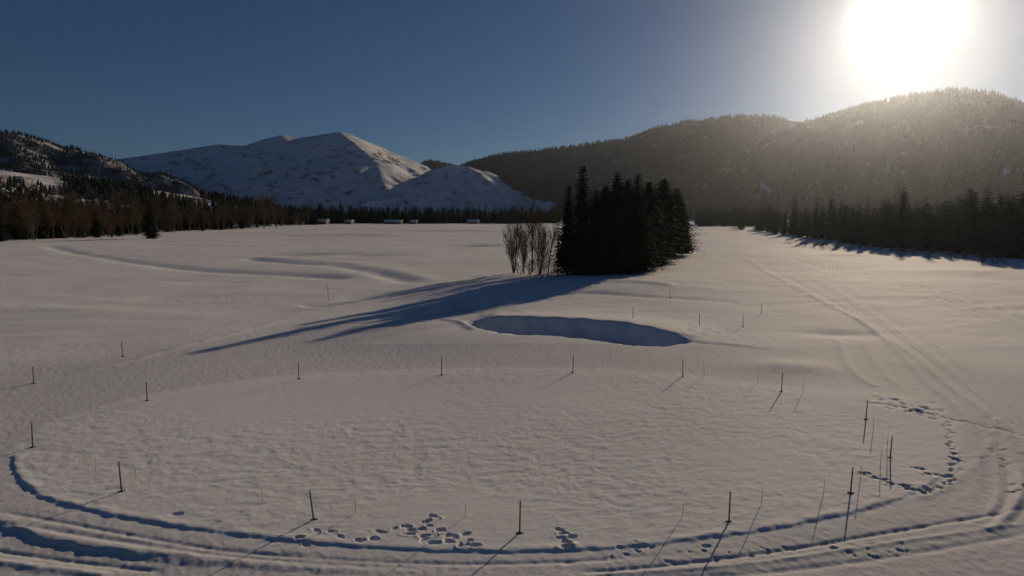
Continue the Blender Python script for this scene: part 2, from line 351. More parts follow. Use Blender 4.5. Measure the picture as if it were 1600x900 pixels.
def height(x, y, fine=True):
    x = np.asarray(x, float); y = np.asarray(y, float); r = np.hypot(x, y)
    h = .28 * fbm(x / 55, y / 55, 2, 1) * sstep(35, 120, r) + .07 * fbm(x / 16, y / 16, 2, 5)
    h = h + .5 * fbm(x / 90, y / 60, 3, 9) * sstep(130, 260, r) * (1 - sstep(550, 620, r) * .6)
    packed = np.zeros(x.shape)
    for (cx, cy, rx, ry, a) in MOUNDS:
        h = h + a * np.exp(-((x - cx) / rx) ** 2 - ((y - cy) / ry) ** 2)
    # oval green with its cut bank
    near = (r < 75)
    if near.any():
        xs, ys = x[near], y[near]
        d, s, p = pl_dist(xs, ys, OV); ins = inside(xs, ys, OV[:-1])
        sd = np.where(ins, d, -d) + .05 * vn(xs * 3, ys * 3, 77)
        wdt = np.where(p < OV_FRONT, .09, 1.8)
        hh = h[near] + .045 * sstep(-wdt, wdt, sd) + np.where(p < OV_FRONT, .015 + .02 * vn(xs * 1.3, ys * 1.3, 78), 0) * np.exp(-((sd - .18) / .16) ** 2)
        grm = np.where(ins, 0, sstep(0, .6, -sd)) * (ys < 46) * (1 - sstep(9, 16, -sd))
        d2, s2, p2 = pl_dist(xs, ys, OUTER)
        fade = 1 - sstep(10, 25, p2)
        lower = sstep(-.12, .2, -s2 * d2 + .1 * fbm(xs * 1.1, ys * 1.1, 4, 31)) * fade
        hh = hh - .09 * lower + .012 * vn(xs * 3.1, ys * 3.1, 35) * np.exp(-(d2 / .5) ** 2) * fade
        hh = hh + .03 * np.exp(-((s2 * d2 - .2) / .2) ** 2) * fade
        d3, s3, p3 = pl_dist(xs, ys, GROOM)
        grm = np.maximum(grm, (1 - sstep(3.0, 4.5, d3)) * np.where(ins, 0, 1))
        h[near] = hh; packed[near] = grm
        # bunker
        bx = near & (np.abs(x - BK[:, 0].mean()) < 22) & (np.abs(y - BK[:, 1].mean()) < 16)
        if bx.any():
            xs, ys = x[bx], y[bx]; wx = .3 * vn(xs * .8, ys * .8, 81) + .1 * vn(xs * 3, ys * 3, 82); wy = .3 * vn(xs * .8, ys * .8, 83) + .1 * vn(xs * 3, ys * 3, 84); xs = xs + wx; ys = ys + wy; d, s, p = pl_dist(xs, ys, BK); ins = inside(xs, ys, BK[:-1])
            fr = (p > 0.6) & (p < 8.6)                           # far lip
            fw = sstep(.3, 1.6, p) * (1 - sstep(7.4, 8.8, p))
            wall = 1.15 * (1 - np.exp(-(d / .75) ** 1.6)); ramp = .75 * sstep(0, 3.5, d)
            # distance to the far lip only, for the wall
            dl, _, pl_ = pl_dist(xs, ys, BK[1:10])
            lipz = .55 * sstep(0, 1.2, pl_) * (1 - sstep(5.6, 7.8, pl_))
            inn = lipz * np.exp(-(dl / .9) ** 2) - .95 * sstep(0, 2.2, d) * (1 - .3 * sstep(2, 6, dl))
            out = lipz * np.exp(-(dl / 5.0) ** 2) * sstep(.3, 1.3, p) * (1 - sstep(7.3, 8.8, p))
            h[bx] += np.where(ins, inn, out)
    for P, w, a in STEPS:
        x0, y0 = P.min(0) - 40; x1, y1 = P.max(0) + 40
        m = (x > x0) & (x < x1) & (y > y0) & (y < y1)
        if m.any():
            d, s, p = pl_dist(x[m], y[m], P); sd = -s * d; n = len(P) - 1
            h[m] += a / (1 + np.exp(-np.clip(sd / w, -30, 30))) * np.exp(-np.maximum(sd, 0) / 9) * sstep(0, n * .1, p) * (1 - sstep(n * .7, n, p))
    for P, w, a in RUTS:
        x0, y0 = P.min(0) - 4 * w - 1; x1, y1 = P.max(0) + 4 * w + 1
        m = (x > x0) & (x < x1) & (y > y0) & (y < y1)
        if m.any():
            d, s, p = pl_dist(x[m], y[m], P); n = len(P) - 1
            end = sstep(0, n * .08, p) * (1 - sstep(n * .88, n, p))
            h[m] += a * end * np.exp(-(d / w) ** 2) * (1 + .3 * fbm(x[m] * min(1.2, .2 / w), y[m] * min(1.2, .2 / w), 2, 41))
    if fine:
        s = 1 - .75 * packed; nr = 1 - sstep(60, 140, r)
        xr, yr = x * .94 + y * .34, -x * .34 + y * .94
        rip = fbm(xr * 1.9 + .6 * vn(x * .7, y * .7, 22), yr * 3.1 + .6 * vn(x * .7, y * .7, 23), 3, 21, .65)
        patch = .3 + .7 * sstep(-.7, .7, fbm(x / 11, y / 8, 3, 61))
        h = h + nr * s * patch * (.0115 * rip + .007 * fbm(xr * 3.2, yr * 7.5, 2, 25))
        h = h + nr * packed * .008 * fbm(x * 5, y * 5, 2, 33)
        h = h + .06 * fbm(xr / 5, yr / 2.2, 2, 51) * sstep(30, 90, r) * (1 - sstep(200, 350, r))
        for (cx, cy, l, w, a, dep) in PRINTS:
            m = (np.abs(x - cx) < .8) & (np.abs(y - cy) < .8)
            if m.any():
                ca, sa = math.cos(a), math.sin(a); dx, dy = x[m] - cx, y[m] - cy
                q = np.sqrt(((dx * ca + dy * sa) / l) ** 2 + ((-dx * sa + dy * ca) / w) ** 2)
                q = q + .45 * vn(x[m] * 8 + cx, y[m] * 8, 91)
                h[m] += -dep * (1 - sstep(.45, 1.25, q)) + .3 * dep * np.exp(-((q - 1.6) / .35) ** 2) * np.clip(vn(x[m] * 6, y[m] * 6, 92) + .1, 0, 1)
    return h, packed
def gz(x, y): return float(height(np.array([x]), np.array([y]), False)[0][0])

def build_ground():
    dep = np.concatenate([np.arange(37, 4.2, -.072)])
    r = [0.5, 3, 6, 9, 11.5] + list(CAMH / np.tan(np.radians(dep)))
    while r[-1] < 700: r.append(r[-1] * 1.013)
    while r[-1] < 6000: r.append(r[-1] * 1.12)
    r = np.array(r)
    az = np.radians(np.concatenate([np.arange(-180, -46, 4.0), np.arange(-46, 46, .08), np.arange(46, 180, 4.0)]))
    n, m = len(r), len(az)
    X = r[:, None] * np.sin(az)[None]; Y = r[:, None] * np.cos(az)[None]
    h, pk = height(X.ravel(), Y.ravel())
    V = np.stack([X.ravel(), Y.ravel(), h], 1)
    i = np.arange(n - 1)[:, None] * m; j = np.arange(m)[None]; j2 = (j + 1) % m
    F = np.stack([(i + j).ravel(), (i + j2).ravel(), (i + m + j2).ravel(), (i + m + j).ravel()], 1)[:, ::-1]
    me = mesh_np('snow_field', V, F, M['snow'], True)
    a = me.attributes.new('packed', 'FLOAT', 'POINT'); a.data.foreach_set('value', pk.astype(np.float32))
    o = link('snow_ground', me); tag(o, 'wide snow covered ground with groomed ski tracks, footprints and a hollow', 'ground', kind='structure')
build_ground()

# ------------------------------------------------------------------ mountains: height fields grown from ridge lines
def ridge_field(name, label, ridges, xr, yr, step, material, gully=.3, seed=0, gs=160., base=-6):
    xs = np.arange(xr[0], xr[1] + step, step); ys = np.arange(yr[0], yr[1] + step, step)
    X, Y = np.meshgrid(xs, ys); x, y = X.ravel(), Y.ravel()
    H = ridge_h(x, y, ridges, gully, seed, gs)
    edge = np.minimum.reduce([x - xs[0], xs[-1] - x, y - ys[0], ys[-1] - y]) / (step * 6)
    H = np.where(H > base, H, base); H = base + (H - base) * np.clip(edge, 0, 1)
    V = np.stack([x, y, H], 1); n, m = X.shape
    i = np.arange(n - 1)[:, None] * m; j = np.arange(m - 1)[None]
    F = np.stack([(i + j).ravel(), (i + j + 1).ravel(), (i + m + j + 1).ravel(), (i + m + j).ravel()], 1)
    keep = (V[F].max(1)[:, 2] > base + .5)
    F = F[keep]; used = np.unique(F); idx = np.full(len(V), -1); idx[used] = np.arange(len(used))
    o = link(name, mesh_np(name, V[used], idx[F], material, True))
    return tag(o, label, 'mountain', kind='structure')
def ridge_h(x, y, ridges, gully, seed, gs):
    H = np.full(x.shape, -1e3)
    n1 = np.clip(fbm(x / gs, y / gs, 5, seed), -1, 1); n2 = 1 - 2 * np.abs(fbm(x / (gs * .8) + 5, y / (gs * 1.6), 5, seed + 9))
    n2 = np.clip(n2, -1.2, 1)
    for P, k in ridges:
        P = np.asarray(P, float)
        for i in range(len(P) - 1):
            ax, ay, az = P[i]; bx, by, bz = P[i + 1]; dx, dy = bx - ax, by - ay
            t = np.clip(((x - ax) * dx + (y - ay) * dy) / (dx * dx + dy * dy), 0, 1)
            d = np.hypot(x - ax - t * dx, y - ay - t * dy)
            H = np.maximum(H, az + (bz - az) * t - k * np.sqrt(d * d + 64) * (1 + gully * n1) + k * 8 + gully * 26 * n2 * np.clip(d / 140, 0, 1))
    return H

# snowy central mountain (peak + spurs whose right flanks catch the sun)
B_R = [
    ([far(-40, 290, 3000), far(60, 276, 2950), far(160, 252, 2900), far(260, 238, 2850), far(310, 230, 2850), far(345, 225, 2850), far(385, 227, 2850),
      far(415, 217, 2800), far(440, 211, 2800), far(465, 216, 2800), far(500, 211, 2780), far(530, 206, 2750)], .5),
    ([far(530, 206, 2750), far(546, 210, 2830), far(580, 226, 3150), far(620, 244, 3500), far(660, 260, 3850), far(700, 272, 4200), far(760, 300, 4500)], .5),
    # spur running from the peak towards the valley: shade on its left, sun on its right
    ([far(530, 206, 2750), far(548, 219, 2640), far(566, 234, 2520), far(588, 254, 2400), far(625, 282, 2250), far(668, 306, 2100)], .5),
    ([far(588, 254, 2400), far(596, 276, 2230), far(604, 296, 2080), far(612, 318, 1950)], .42),
    ([far(620, 278, 2300), far(690, 294, 2350), far(740, 306, 2300), far(770, 320, 2200)], .4),
]
ridge_field('snowy_mountain', 'snow covered mountain with a sunlit right flank and shaded blue face', B_R, (-3100, 500), (1500, 4800), 10, M['bsnow'], .15, 3, 190.)
C_R = [
    ([far(640, 300, 1800), far(676, 265, 1840), far(700, 260, 1840), far(730, 260, 1824), far(745, 268, 1760), (far(775, 290, 1640)), far(812, 318, 1560)], .58),
    ([far(730, 260, 1824), far(715, 285, 1664), far(700, 312, 1560)], .52),
    ([far(775, 290, 1640), far(745, 304, 1560), far(730, 316, 1520)], .52),
]
ridge_field('snowy_foothill', 'low snowy foothill with a thin sunlit right edge', C_R, (-650, 250), (1200, 2300), 7, M['bsnow'], .3, 13, 100.)
A_R = [([far(-260, 190, 2400), far(-100, 196, 2300), far(0, 207, 2250), (far(18, 208, 2250)), far(60, 217, 2300), far(100, 231, 2350), far(112, 230, 2350), far(135, 241, 2400),
         far(160, 249, 2450), far(200, 268, 2550), far(260, 300, 2650)], .42),
       ([far(0, 207, 2250), far(30, 250, 1900), far(60, 285, 1650)], .38), ([far(112, 230, 2350), far(130, 262, 2050), far(150, 300, 1800)], .4)]
ridge_field('dark_hill', 'dark forested hill with pale clearings at the far left', A_R, (-3600, -700), (900, 2900), 10, M['asnow'], .3, 23)
G_R = [([far(600, 285, 3500), far(640, 262, 3500), far(672, 250, 3500), far(700, 256, 3500), far(730, 266, 3500), far(800, 290, 3500)], .45)]
ridge_field('wooded_knoll', 'small dark wooded knoll behind the saddle', G_R, (-1100, 300), (2900, 3900), 14, M['fsnow'], .2, 29)
D_R = [
    ([far(700, 290, 2500), far(737, 259, 2400), far(770, 244, 2350), far(815, 238, 2300), far(850, 234, 2300), far(900, 229, 2250), far(940, 223, 2200), far(985, 217, 2200), far(1030, 200, 2150),
      far(1060, 193, 2150), far(1080, 190, 2150), far(1110, 188, 2150), far(1150, 183, 2100), far(1200, 183, 2100), far(1240, 189, 2100), far(1270, 192, 2100), far(1300, 186, 2100)], .46),
    ([far(1080, 190, 2150), far(1060, 240, 1800), far(1030, 290, 1550)], .42),
    ([far(940, 223, 2200), far(930, 260, 1950), far(900, 300, 1700)], .42),
    ([far(1200, 183, 2100), far(1190, 240, 1750), far(1170, 290, 1450)], .42),
]
E_R = [
    ([far(1230, 225, 2050), far(1280, 191, 1900), far(1320, 176, 1850), far(1370, 163, 1800), far(1430, 152, 1750), far(1500, 143, 1700), far(1540, 148, 1700), far(1580, 156, 1700),
      far(1640, 170, 1700), far(1760, 190, 1700), far(1900, 215, 1750)], .5),
    ([far(1430, 152, 1750), far(1390, 215, 1450), far(1350, 275, 1200)], .45),
    ([far(1540, 148, 1700), far(1530, 215, 1400), far(1500, 285, 1150)], .45),
]
D_B, E_B = ((-500, 1500), (1000, 2900)), ((500, 2300), (600, 2300))
ridge_field('forested_mountain', 'long dark forested mountain right of the saddle', D_R, *D_B, 9, M['fsnow'], .3, 43)
ridge_field('near_forested_mountain', 'steep forested mountain below the sun', E_R, *E_B, 9, M['fsnow'], .3, 53)
# low sunlit bench behind the left wood
L_R = [([far(-300, 245, 760), far(-60, 264, 740), far(0, 270, 730), far(76, 281, 720), far(150, 291, 710), far(235, 299, 700), far(325, 317, 690), far(380, 331, 690)], .2),
       ([far(-300, 238, 960), far(-60, 258, 930), far(60, 274, 900), far(150, 288, 880), far(235, 297, 870), far(330, 318, 850)], .2)]
ridge_field('snowy_bench', 'low snowy bench with a sunlit top behind the left trees', L_R, (-1150, -180), (330, 1200), 6, M['lsnow'], .15, 63, 90.)

def march(px, py, ridges, args, r0, r1):
    R = np.arange(r0, r1, 3.0); d = ray(px, py); t = R / math.hypot(d[0], d[1])
    x, y, z = d[0] * t, d[1] * t, CAMH + d[2] * t
    hit = np.nonzero(ridge_h(x, y, ridges, *args) > z)[0]
    if not len(hit): return None
    i = hit[0]; return float(x[i]), float(y[i]), float(z[i])
def ski_run(label, pts, half, ridges, args, r0=700, r1=2400):
    P = []
    for k in range(len(pts) - 1):
        for f in np.linspace(0, 1, 9)[:-1]:
            q = march(pts[k][0] * (1 - f) + pts[k + 1][0] * f, pts[k][1] * (1 - f) + pts[k + 1][1] * f, ridges, args, r0, r1)
            if q and (not P or math.hypot(q[0] - P[-1][0], q[1] - P[-1][1]) < 70): P.append(q)
    if len(P) < 3: return
    P = np.array(P); V = []; F = []; off = np.linspace(-1, 1, 5)
    T = np.gradient(P[:, :2], axis=0); T /= np.linalg.norm(T, axis=1)[:, None] + 1e-9
    for i in range(len(P)):
        w = half * (.7 + .5 * abs(vn(np.array([i * .7]), np.array([half]), 3)[0]))
        for o in off:
            x, y = P[i, 0] - T[i, 1] * w * o, P[i, 1] + T[i, 0] * w * o
            V.append((x, y, float(ridge_h(np.array([x]), np.array([y]), ridges, *args)[0]) + 1.6 - 3.0 * (abs(o) > .9)))
    for i in range(len(P) - 1):
        for j in range(4): F.append((i * 5 + j, i * 5 + j + 1, i * 5 + 5 + j + 1, i * 5 + 5 + j))
    tag(link('ski_run', mesh_np('ski_run', V, F, M['roofsnow'], True)), label, 'ski run', kind='structure')
# forests on the far slopes: thousands of small trees that read as one mass
def forest(name, label, ridges, args, box, n, dens, hgt, clearings=(), seed=5, mincol=0.0, only=None):
    rng = np.random.default_rng(seed)
    x = rng.uniform(*box[0], n); y = rng.uniform(*box[1], n)
    z = ridge_h(x, y, ridges, *args)
    k = (z > mincol); x, y, z = x[k], y[k], z[k]
    px, py = toPx(x, y, z)
    k = (px > -150) & (px < 1750)
    k &= (fbm(x / 120, y / 120, 3, seed) + rng.uniform(-.35, .35, len(x))) > dens
    if only:
        kk = np.zeros(len(x), dtype=bool)
        for (cx, cy, rx, ry, a) in only:
            kk |= (((px - cx) / rx) ** 2 + ((py - cy) / ry) ** 2 + rng.uniform(-.4, .4, len(x))) < 1
        k &= kk
    for (cx, cy, rx, ry, a) in clearings:
        ca, sa = math.cos(a), math.sin(a); u, v = px - cx, py - cy
        k &= ~((((u * ca + v * sa) / rx) ** 2 + ((-u * sa + v * ca) / ry) ** 2) < 1)
    x, y, z = x[k], y[k], z[k]; n = len(x)
    h = hgt * rng.uniform(.55, 1.25, n); w = h * rng.uniform(.16, .25, n)
    a0 = rng.uniform(0, 6.28, n); S = 5
    V = np.zeros((n, 2 * S + 2, 3)); F = []
    ox, oy = rng.normal(0, .03, n) * h, rng.normal(0, .03, n) * h
    for s in range(S):
        a = a0 + s * 2 * math.pi / S; j = rng.uniform(.75, 1.25, n)
        V[:, s] = np.stack([x + w * j * np.cos(a), y + w * j * np.sin(a), z + h * (.04 + .1 * (s % 2))], 1)
        V[:, S + 1 + s] = np.stack([x + .62 * w * j * np.cos(a + .6), y + .62 * w * j * np.sin(a + .6), z + h * (.42 + .06 * (s % 2))], 1)
        F.append((s, (s + 1) % S, S)); F.append((S + 1 + s, S + 1 + (s + 1) % S, 2 * S + 1))
    V[:, S] = np.stack([x + ox * .5, y + oy * .5, z + h * .72], 1); V[:, 2 * S + 1] = np.stack([x + ox, y + oy, z + h], 1)
    F = (np.array(F)[None] + (np.arange(n) * (2 * S + 2))[:, None, None]).reshape(-1, 3)
    o = link(name, mesh_np(name, V.reshape(-1, 3), F, M['forest']))
    return tag(o, label, 'forest', kind='stuff'), n
g1 = (.3, 43, 160.); g2 = (.3, 53, 160.)
forest('mountain_forest', 'dense dark conifers covering the long right mountain', D_R, g1, D_B, 60000, -.85, 12,
       [(1226, 201, 26, 9, -.4), (1000, 262, 12, 3, .2), (870, 282, 22, 8, .1), (820, 255, 14, 5, .3), (930, 275, 20, 6, -.2)], 71, 4)
forest('slope_forest', 'dense conifers on the steep mountain below the sun', E_R, g2, E_B, 52000, -.85, 12,
       [(1228, 309, 48, 6, .42), (1578, 269, 16, 4, -.2)], 72, 4)
ski_run('bright snowy clearing near the crest of the long forested mountain', [(1207, 209), (1222, 202), (1240, 195)], 16, D_R, g1, 1300)
ski_run('thin pale ski run slanting down between the two forested mountains', [(1188, 291), (1210, 302), (1235, 313), (1262, 327)], 4, E_R if march(1220, 306, E_R, g2, 700, 2300) else D_R, g2 if march(1220, 306, E_R, g2, 700, 2300) else g1)
ski_run('short pale clearing at the right picture edge below the sun', [(1568, 271), (1586, 267)], 5, E_R, g2)
forest('hill_forest', 'dark conifers covering the far left hill', A_R, (.3, 23, 160.), ((-2900, -900), (900, 2700)), 46000, -.85, 10,
       [(42, 232, 24, 4, .5), (82, 231, 18, 2.5, .55), (5, 253, 12, 5, .3), (140, 253, 14, 3, .2), (118, 263, 10, 2, -.2)], 73, 4)
forest('knoll_forest', 'dark conifers on the small knoll behind the saddle', G_R, (.2, 29, 160.), ((-900, 200), (3100, 3700)), 8000, -.9, 11, (), 74, 4)
forest('bench_forest', 'dark trees on the slope below the sunlit bench', L_R, (.15, 63, 90.), ((-1050, -190), (340, 705)), 15000, -.6, 9, [(20, 278, 95, 10, .14), (285, 311, 60, 7, .2)], 75, 1)
forest('mountain_brush', 'small dark clumps of brush on the shaded snowy face', B_R, (.15, 3, 190.), ((-1300, -350), (1900, 2700)), 14000, .1, 5, (), 76, 30, [(444, 273, 10, 7, 0), (476, 276, 6, 5, 0), (506, 273, 14, 6, 0), (526, 274, 10, 5, 0), (590, 243, 8, 4, 0), (612, 252, 14, 5, 0)])

# ------------------------------------------------------------------ trees
def spruce_mesh(H, Rb, seed, levels, nbr, nq, clear=.06, qs=1.0, profile=.85, skirt=.88):
    """crown of drooping whorls made of many small needle sprays; separate trunk"""
    rng = random.Random(seed); t = MB(); c = MB()
    t.tube((0, 0, -.4), (0, 0, H * .5), H * .017, H * .010, 7); t.tube((0, 0, H * .5), (0, 0, H * .985), H * .010, .02, 5)
    for L in range(levels):
        f = L / (levels - 1); z = H * (clear + (1 - clear) * f ** .93 * .985)
        rad = Rb * rng.uniform(.82, 1.12) * ((1 - f) ** profile) * (.72 + .28 * min(1, f * 9)) + .12
        a0 = rng.uniform(0, 6.28)
        ns = 14; ring = []
        for q in range(ns):
            a = a0 + q * 6.283 / ns; rr_ = rad * (rng.uniform(.72, 1.0) if q % 2 else rng.uniform(.35, .55)) * skirt
            ring.append((rr_ * math.cos(a), rr_ * math.sin(a), z - .34 * rr_ + rng.uniform(-.12, .12)))
        for q in range(ns):
            c.poly([ring[q], ring[(q + 1) % ns], (0, 0, z + rad * .16 + .25)])
        nb = max(4, int(nbr * (.55 + .45 * (1 - f))))
        for b in range(nb):
            a = a0 + b * 6.283 / nb + rng.uniform(-.25, .25); l = rad * rng.uniform(.6, 1.1) * (.85 + .3 * (L % 2))
            ca, sa = math.cos(a), math.sin(a)
            droop = rng.uniform(.18, .42) * (1 - .8 * f); q = max(2, int(nq * (.35 + .65 * (1 - f))))
            for i in range(q):
                s = (i + rng.uniform(.3, 1)) / q; d = l * s
                zz = z - droop * d + .10 * d * s
                sz = qs * (.20 + .05 * H / 10) * (1.25 - .55 * s) * rng.uniform(.7, 1.3)
                tw = rng.uniform(-.9, .9); dx, dy = math.cos(a + tw), math.sin(a + tw)
                p = Vector((ca * d, sa * d, zz)); u = Vector((dx, dy, rng.uniform(-.5, .12))) * sz * 1.7
                v = Vector((-dy, dx, rng.uniform(-.7, .7))) * sz * .55
                c.poly([p - v * .8, p + u * .5 - v, p + u, p + u * .5 + v])
    return t.mesh('spruce_trunk', M['bark']), c.mesh('spruce_crown', M['needles'])
def bare_mesh(H, seed, stems, spread, twigs, mat_key, wmul=1.0, upright=.7, trunk_mat='greytrunk'):
    rng = random.Random(seed); t = MB(); c = MB()
    def ribbon(p0, p1, w0, w1):
        d = (p1 - p0).normalized(); s = d.cross(Vector((rng.uniform(-1, 1), rng.uniform(-1, 1), .2))); s.normalize()
        s2 = d.cross(s)
        for k in (s,):
            b = len(c.v); a, e = k * w0, k * w1; g = s2 * w0 * 1.2
            c.v += [tuple(p0 - a), tuple(p0 + a), tuple(p0 + g), tuple(p1)]
            c.f += [(b, b + 1, b + 3), (b + 1, b + 2, b + 3), (b + 2, b, b + 3)]
    def grow(p, d, l, r, depth):
        n = 3; pts = [p]
        for i in range(n):
            d = (d + Vector((rng.uniform(-.16, .16), rng.uniform(-.16, .16), .07 * upright))).normalized()
            pts.append(pts[-1] + d * l / n)
        for i in range(n):
            r0, r1 = r * (1 - .5 * i / n), r * (1 - .5 * (i + 1) / n)
            if depth == 0: t.tube(pts[i], pts[i + 1], r0, r1, 5, False)
            else: ribbon(pts[i], pts[i] + (pts[i + 1] - pts[i]) * 1.08, max(r0, .012 * wmul), 0)
        if depth >= 3: return
        k = twigs[depth]
        for j in range(k):
            s = rng.uniform(.22 if depth == 0 else .15, 1.0); i = min(int(s * n), n - 1); q = pts[i].lerp(pts[i + 1], s * n - i)
            a = rng.uniform(0, 6.283); o = Vector((math.cos(a), math.sin(a), 0)); ax = (pts[i + 1] - pts[i]).normalized()
            nd = (ax * upright + o * rng.uniform(.5, 1.0) + Vector((0, 0, .25))).normalized()
            grow(q, nd, l * rng.uniform(.26, .48) * (1.15 - .4 * s if depth == 0 else 1), r * .42, depth + 1)
    for k in range(stems):
        a = rng.uniform(0, 6.283); sp = spread * (.15 + .85 * rng.random())
        base = Vector((math.cos(a) * .06 * (stems > 1), math.sin(a) * .06 * (stems > 1), -.3))
        d = Vector((math.cos(a) * sp * .13, math.sin(a) * sp * .13, 1)).normalized()
        hh = H * rng.uniform(.72, 1.0) if stems > 1 else H * .92
        grow(base, d, hh, H * (.012 if stems == 1 else .0075), 0)
    return t.mesh('bare_trunk', M[trunk_mat]), c.mesh('bare_crown', M[mat_key])
HI = [spruce_mesh(17, 4.6, 1, 36, 13, 11, .05, 1.1, .78, .68), spruce_mesh(16, 5.6, 2, 32, 14, 12, .05, 1.1, .6, .7),
      spruce_mesh(15, 6.2, 3, 32, 15, 13, .10, 1.15, .55, .75), spruce_mesh(10, 3.4, 4, 13, 9, 9, .06, .9, .8, .3)]
LO = [spruce_mesh(18, 3.2, 10 + k, 22, 8, 4, .035, 1.6, .8, 1.0) for k in range(3)] + [spruce_mesh(16, 4.4, 15, 20, 8, 4, .03, 1.7, .65, 1.0)]
TW = [bare_mesh(17, 20, 1, 0, (30, 8, 3), 'twig', 3.4), bare_mesh(15, 21, 3, 3.0, (18, 7, 3), 'twig', 3.4), bare_mesh(18, 22, 1, 0, (32, 8, 3), 'twig2', 3.4, .9),
      bare_mesh(13, 23, 5, 4.5, (14, 6, 3), 'twig', 3.2)]
SH = [bare_mesh(8.4, 30, 9, 3.8, (15, 7, 2), 'twig', 1.2, 1.5), bare_mesh(8.0, 31, 6, 1.6, (15, 7, 2), 'twig', 1.2, 1.5), bare_mesh(9.5, 32, 1, 0, (32, 7, 2), 'twig', 1.2, 1.3)]
BU = [bare_mesh(3.2, 40, 9, 5.0, (6, 4, 2), 'twig', 1.4, .6), bare_mesh(2.4, 41, 8, 5.0, (6, 4, 2), 'twig', 1.4, .5)]
def tree(name, proto, x, y, s, label, cat, group=None, sx=1.0, rz=None):
    o = empty(name, (x, y, gz(x, y) - .1), random.uniform(0, 6.28) if rz is None else rz, (s * sx, s * sx, s))
    tag(o, label, cat, group)
    link('trunk', proto[0], o); link('crown', proto[1], o)
    return o
# the clump on the course, tree by tree: (px of trunk, py of foot, py of top, prototype, protoheight, width factor, label)
CLUMP = [
    ('spruce_tree', HI[3], 10, 872, 428, 352, 1.1, 'small open spruce at the left end of the spruce clump'),
    ('spruce_tree', HI[0], 17, 887, 431, 292, 1.0, 'slim spruce just left of the tallest spruce in the clump'),
    ('spruce_tree', HI[0], 17, 908, 432, 262, 1.02, 'tallest spruce of the clump with a narrow pointed top'),
    ('spruce_tree', HI[1], 16, 930, 433, 300, 1.0, 'lower spruce filling the gap right of the tallest spruce'),
    ('spruce_tree', HI[1], 16, 962, 431, 272, 1.05, 'broad tall spruce in the middle of the clump'),
    ('spruce_tree', HI[0], 17, 993, 427, 274, 1.1, 'pointed tall spruce right of the clump centre'),
    ('spruce_tree', HI[2], 15, 1000, 430, 330, 1.0, 'low bushy spruce at the front right foot of the clump'),
    ('spruce_tree', HI[2], 15, 1066, 398, 324, .95, 'rightmost low spruce of the clump, branches over open snow'),
    ('spruce_tree', HI[1], 16, 1022, 416, 296, 1.0, 'spruce behind the front right foot of the clump'),
    ('spruce_tree', HI[2], 15, 1034, 410, 280, 1.1, 'wide round spruce with a short bare trunk showing'),
    ('spruce_tree', HI[2], 15, 1054, 400, 294, 1.1, 'wide spruce second from the right end of the clump'),
    ('spruce_tree', HI[2], 15, 944, 427, 292, .9, 'spruce half hidden left behind the broad middle spruce'),
    ('spruce_tree', HI[2], 15, 978, 426, 284, .95, 'spruce half hidden between the broad middle spruce and the pointed one'),
    ('spruce_tree', HI[2], 15, 1010, 421, 286, 1.0, 'round topped spruce just right of the pointed tall spruce'),
]
for nm, pr, ph, px, pf, ptop, sx, lab in CLUMP:
    x, y = gpt(px, pf); d = ray(px, ptop); z = CAMH + d[2] * y / d[1]
    tree(nm, pr, x, y, (z + .1) / ph, lab, 'spruce', 'spruces of the clump on the course', sx)
for px, pf, ptop, pr, ph, lab in ((803, 428, 350, SH[0], 8.4, 'leafless many stemmed tree at the left end of the clump'), (818, 430, 352, SH[1], 8.0, 'thin leafless tree second from the left of the clump'),
                                  (832, 428, 322, SH[2], 9.5, 'tall thin leafless tree rising above the bare thicket'), (844, 431, 350, SH[0], 8.4, 'leafless tree third along the bare thicket'),
                                  (856, 430, 348, SH[2], 9.5, 'single stemmed leafless tree beside the small open spruce')):
    x, y = gpt(px, pf); d = ray(px, ptop); z = CAMH + d[2] * y / d[1]
    tree('bare_tree', pr, x, y, z / ph, lab, 'bare tree', 'leafless trees of the clump')
for px, pf, s, lab in ((812, 430, .8, 'low bare bush under the leftmost leafless tree'), (828, 432, 1.0, 'low bare bush left of the middle of the bare thicket'), (842, 433, 1.1, 'low bare bush in the middle of the bare thicket'),
                       (858, 433, 1.1, 'low bare bush at the foot of the small open spruce'), (884, 434, .7, 'low bare bush in front of the slim spruce')):
    x, y = gpt(px, pf); tree('bare_bush', BU[0], x, y, s, lab, 'bush', 'bushes under the clump')
# woods: the trees that show are individuals, the deep rest of each wood is one mass
def joined_wood(name, label, items):
    Vs, Fs, n = [], [], 0
    for pr, x, y, s, sx in items:
        me = pr[1]; v = np.zeros(len(me.vertices) * 3); me.vertices.foreach_get('co', v); v = v.reshape(-1, 3).copy()
        a = random.uniform(0, 6.28); ca, sa = math.cos(a), math.sin(a)
        vx, vy = (v[:, 0] * ca - v[:, 1] * sa) * s * sx + x, (v[:, 0] * sa + v[:, 1] * ca) * s * sx + y
        vz = v[:, 2] * s + gz(x, y); me.calc_loop_triangles()
        f = np.zeros(len(me.loop_triangles) * 3, dtype=np.int32); me.loop_triangles.foreach_get('vertices', f)
        Vs.append(np.stack([vx, vy, vz], 1)); Fs.append(f.reshape(-1, 3) + n); n += len(v)
    tag(link(name, mesh_np(name, np.concatenate(Vs), np.concatenate(Fs), M['needles'])), label, 'wood', kind='stuff')
rg = random.Random(5)
def left_edge(px): return np.interp(px, [-80, 0, 60, 130, 240, 330, 400, 480], [384, 382, 379, 374, 366, 361, 356, 353])
LEFT3 = lambda px: 'near the left picture edge' if px < 120 else ('behind the lone spruce' if px < 330 else 'towards its right end')
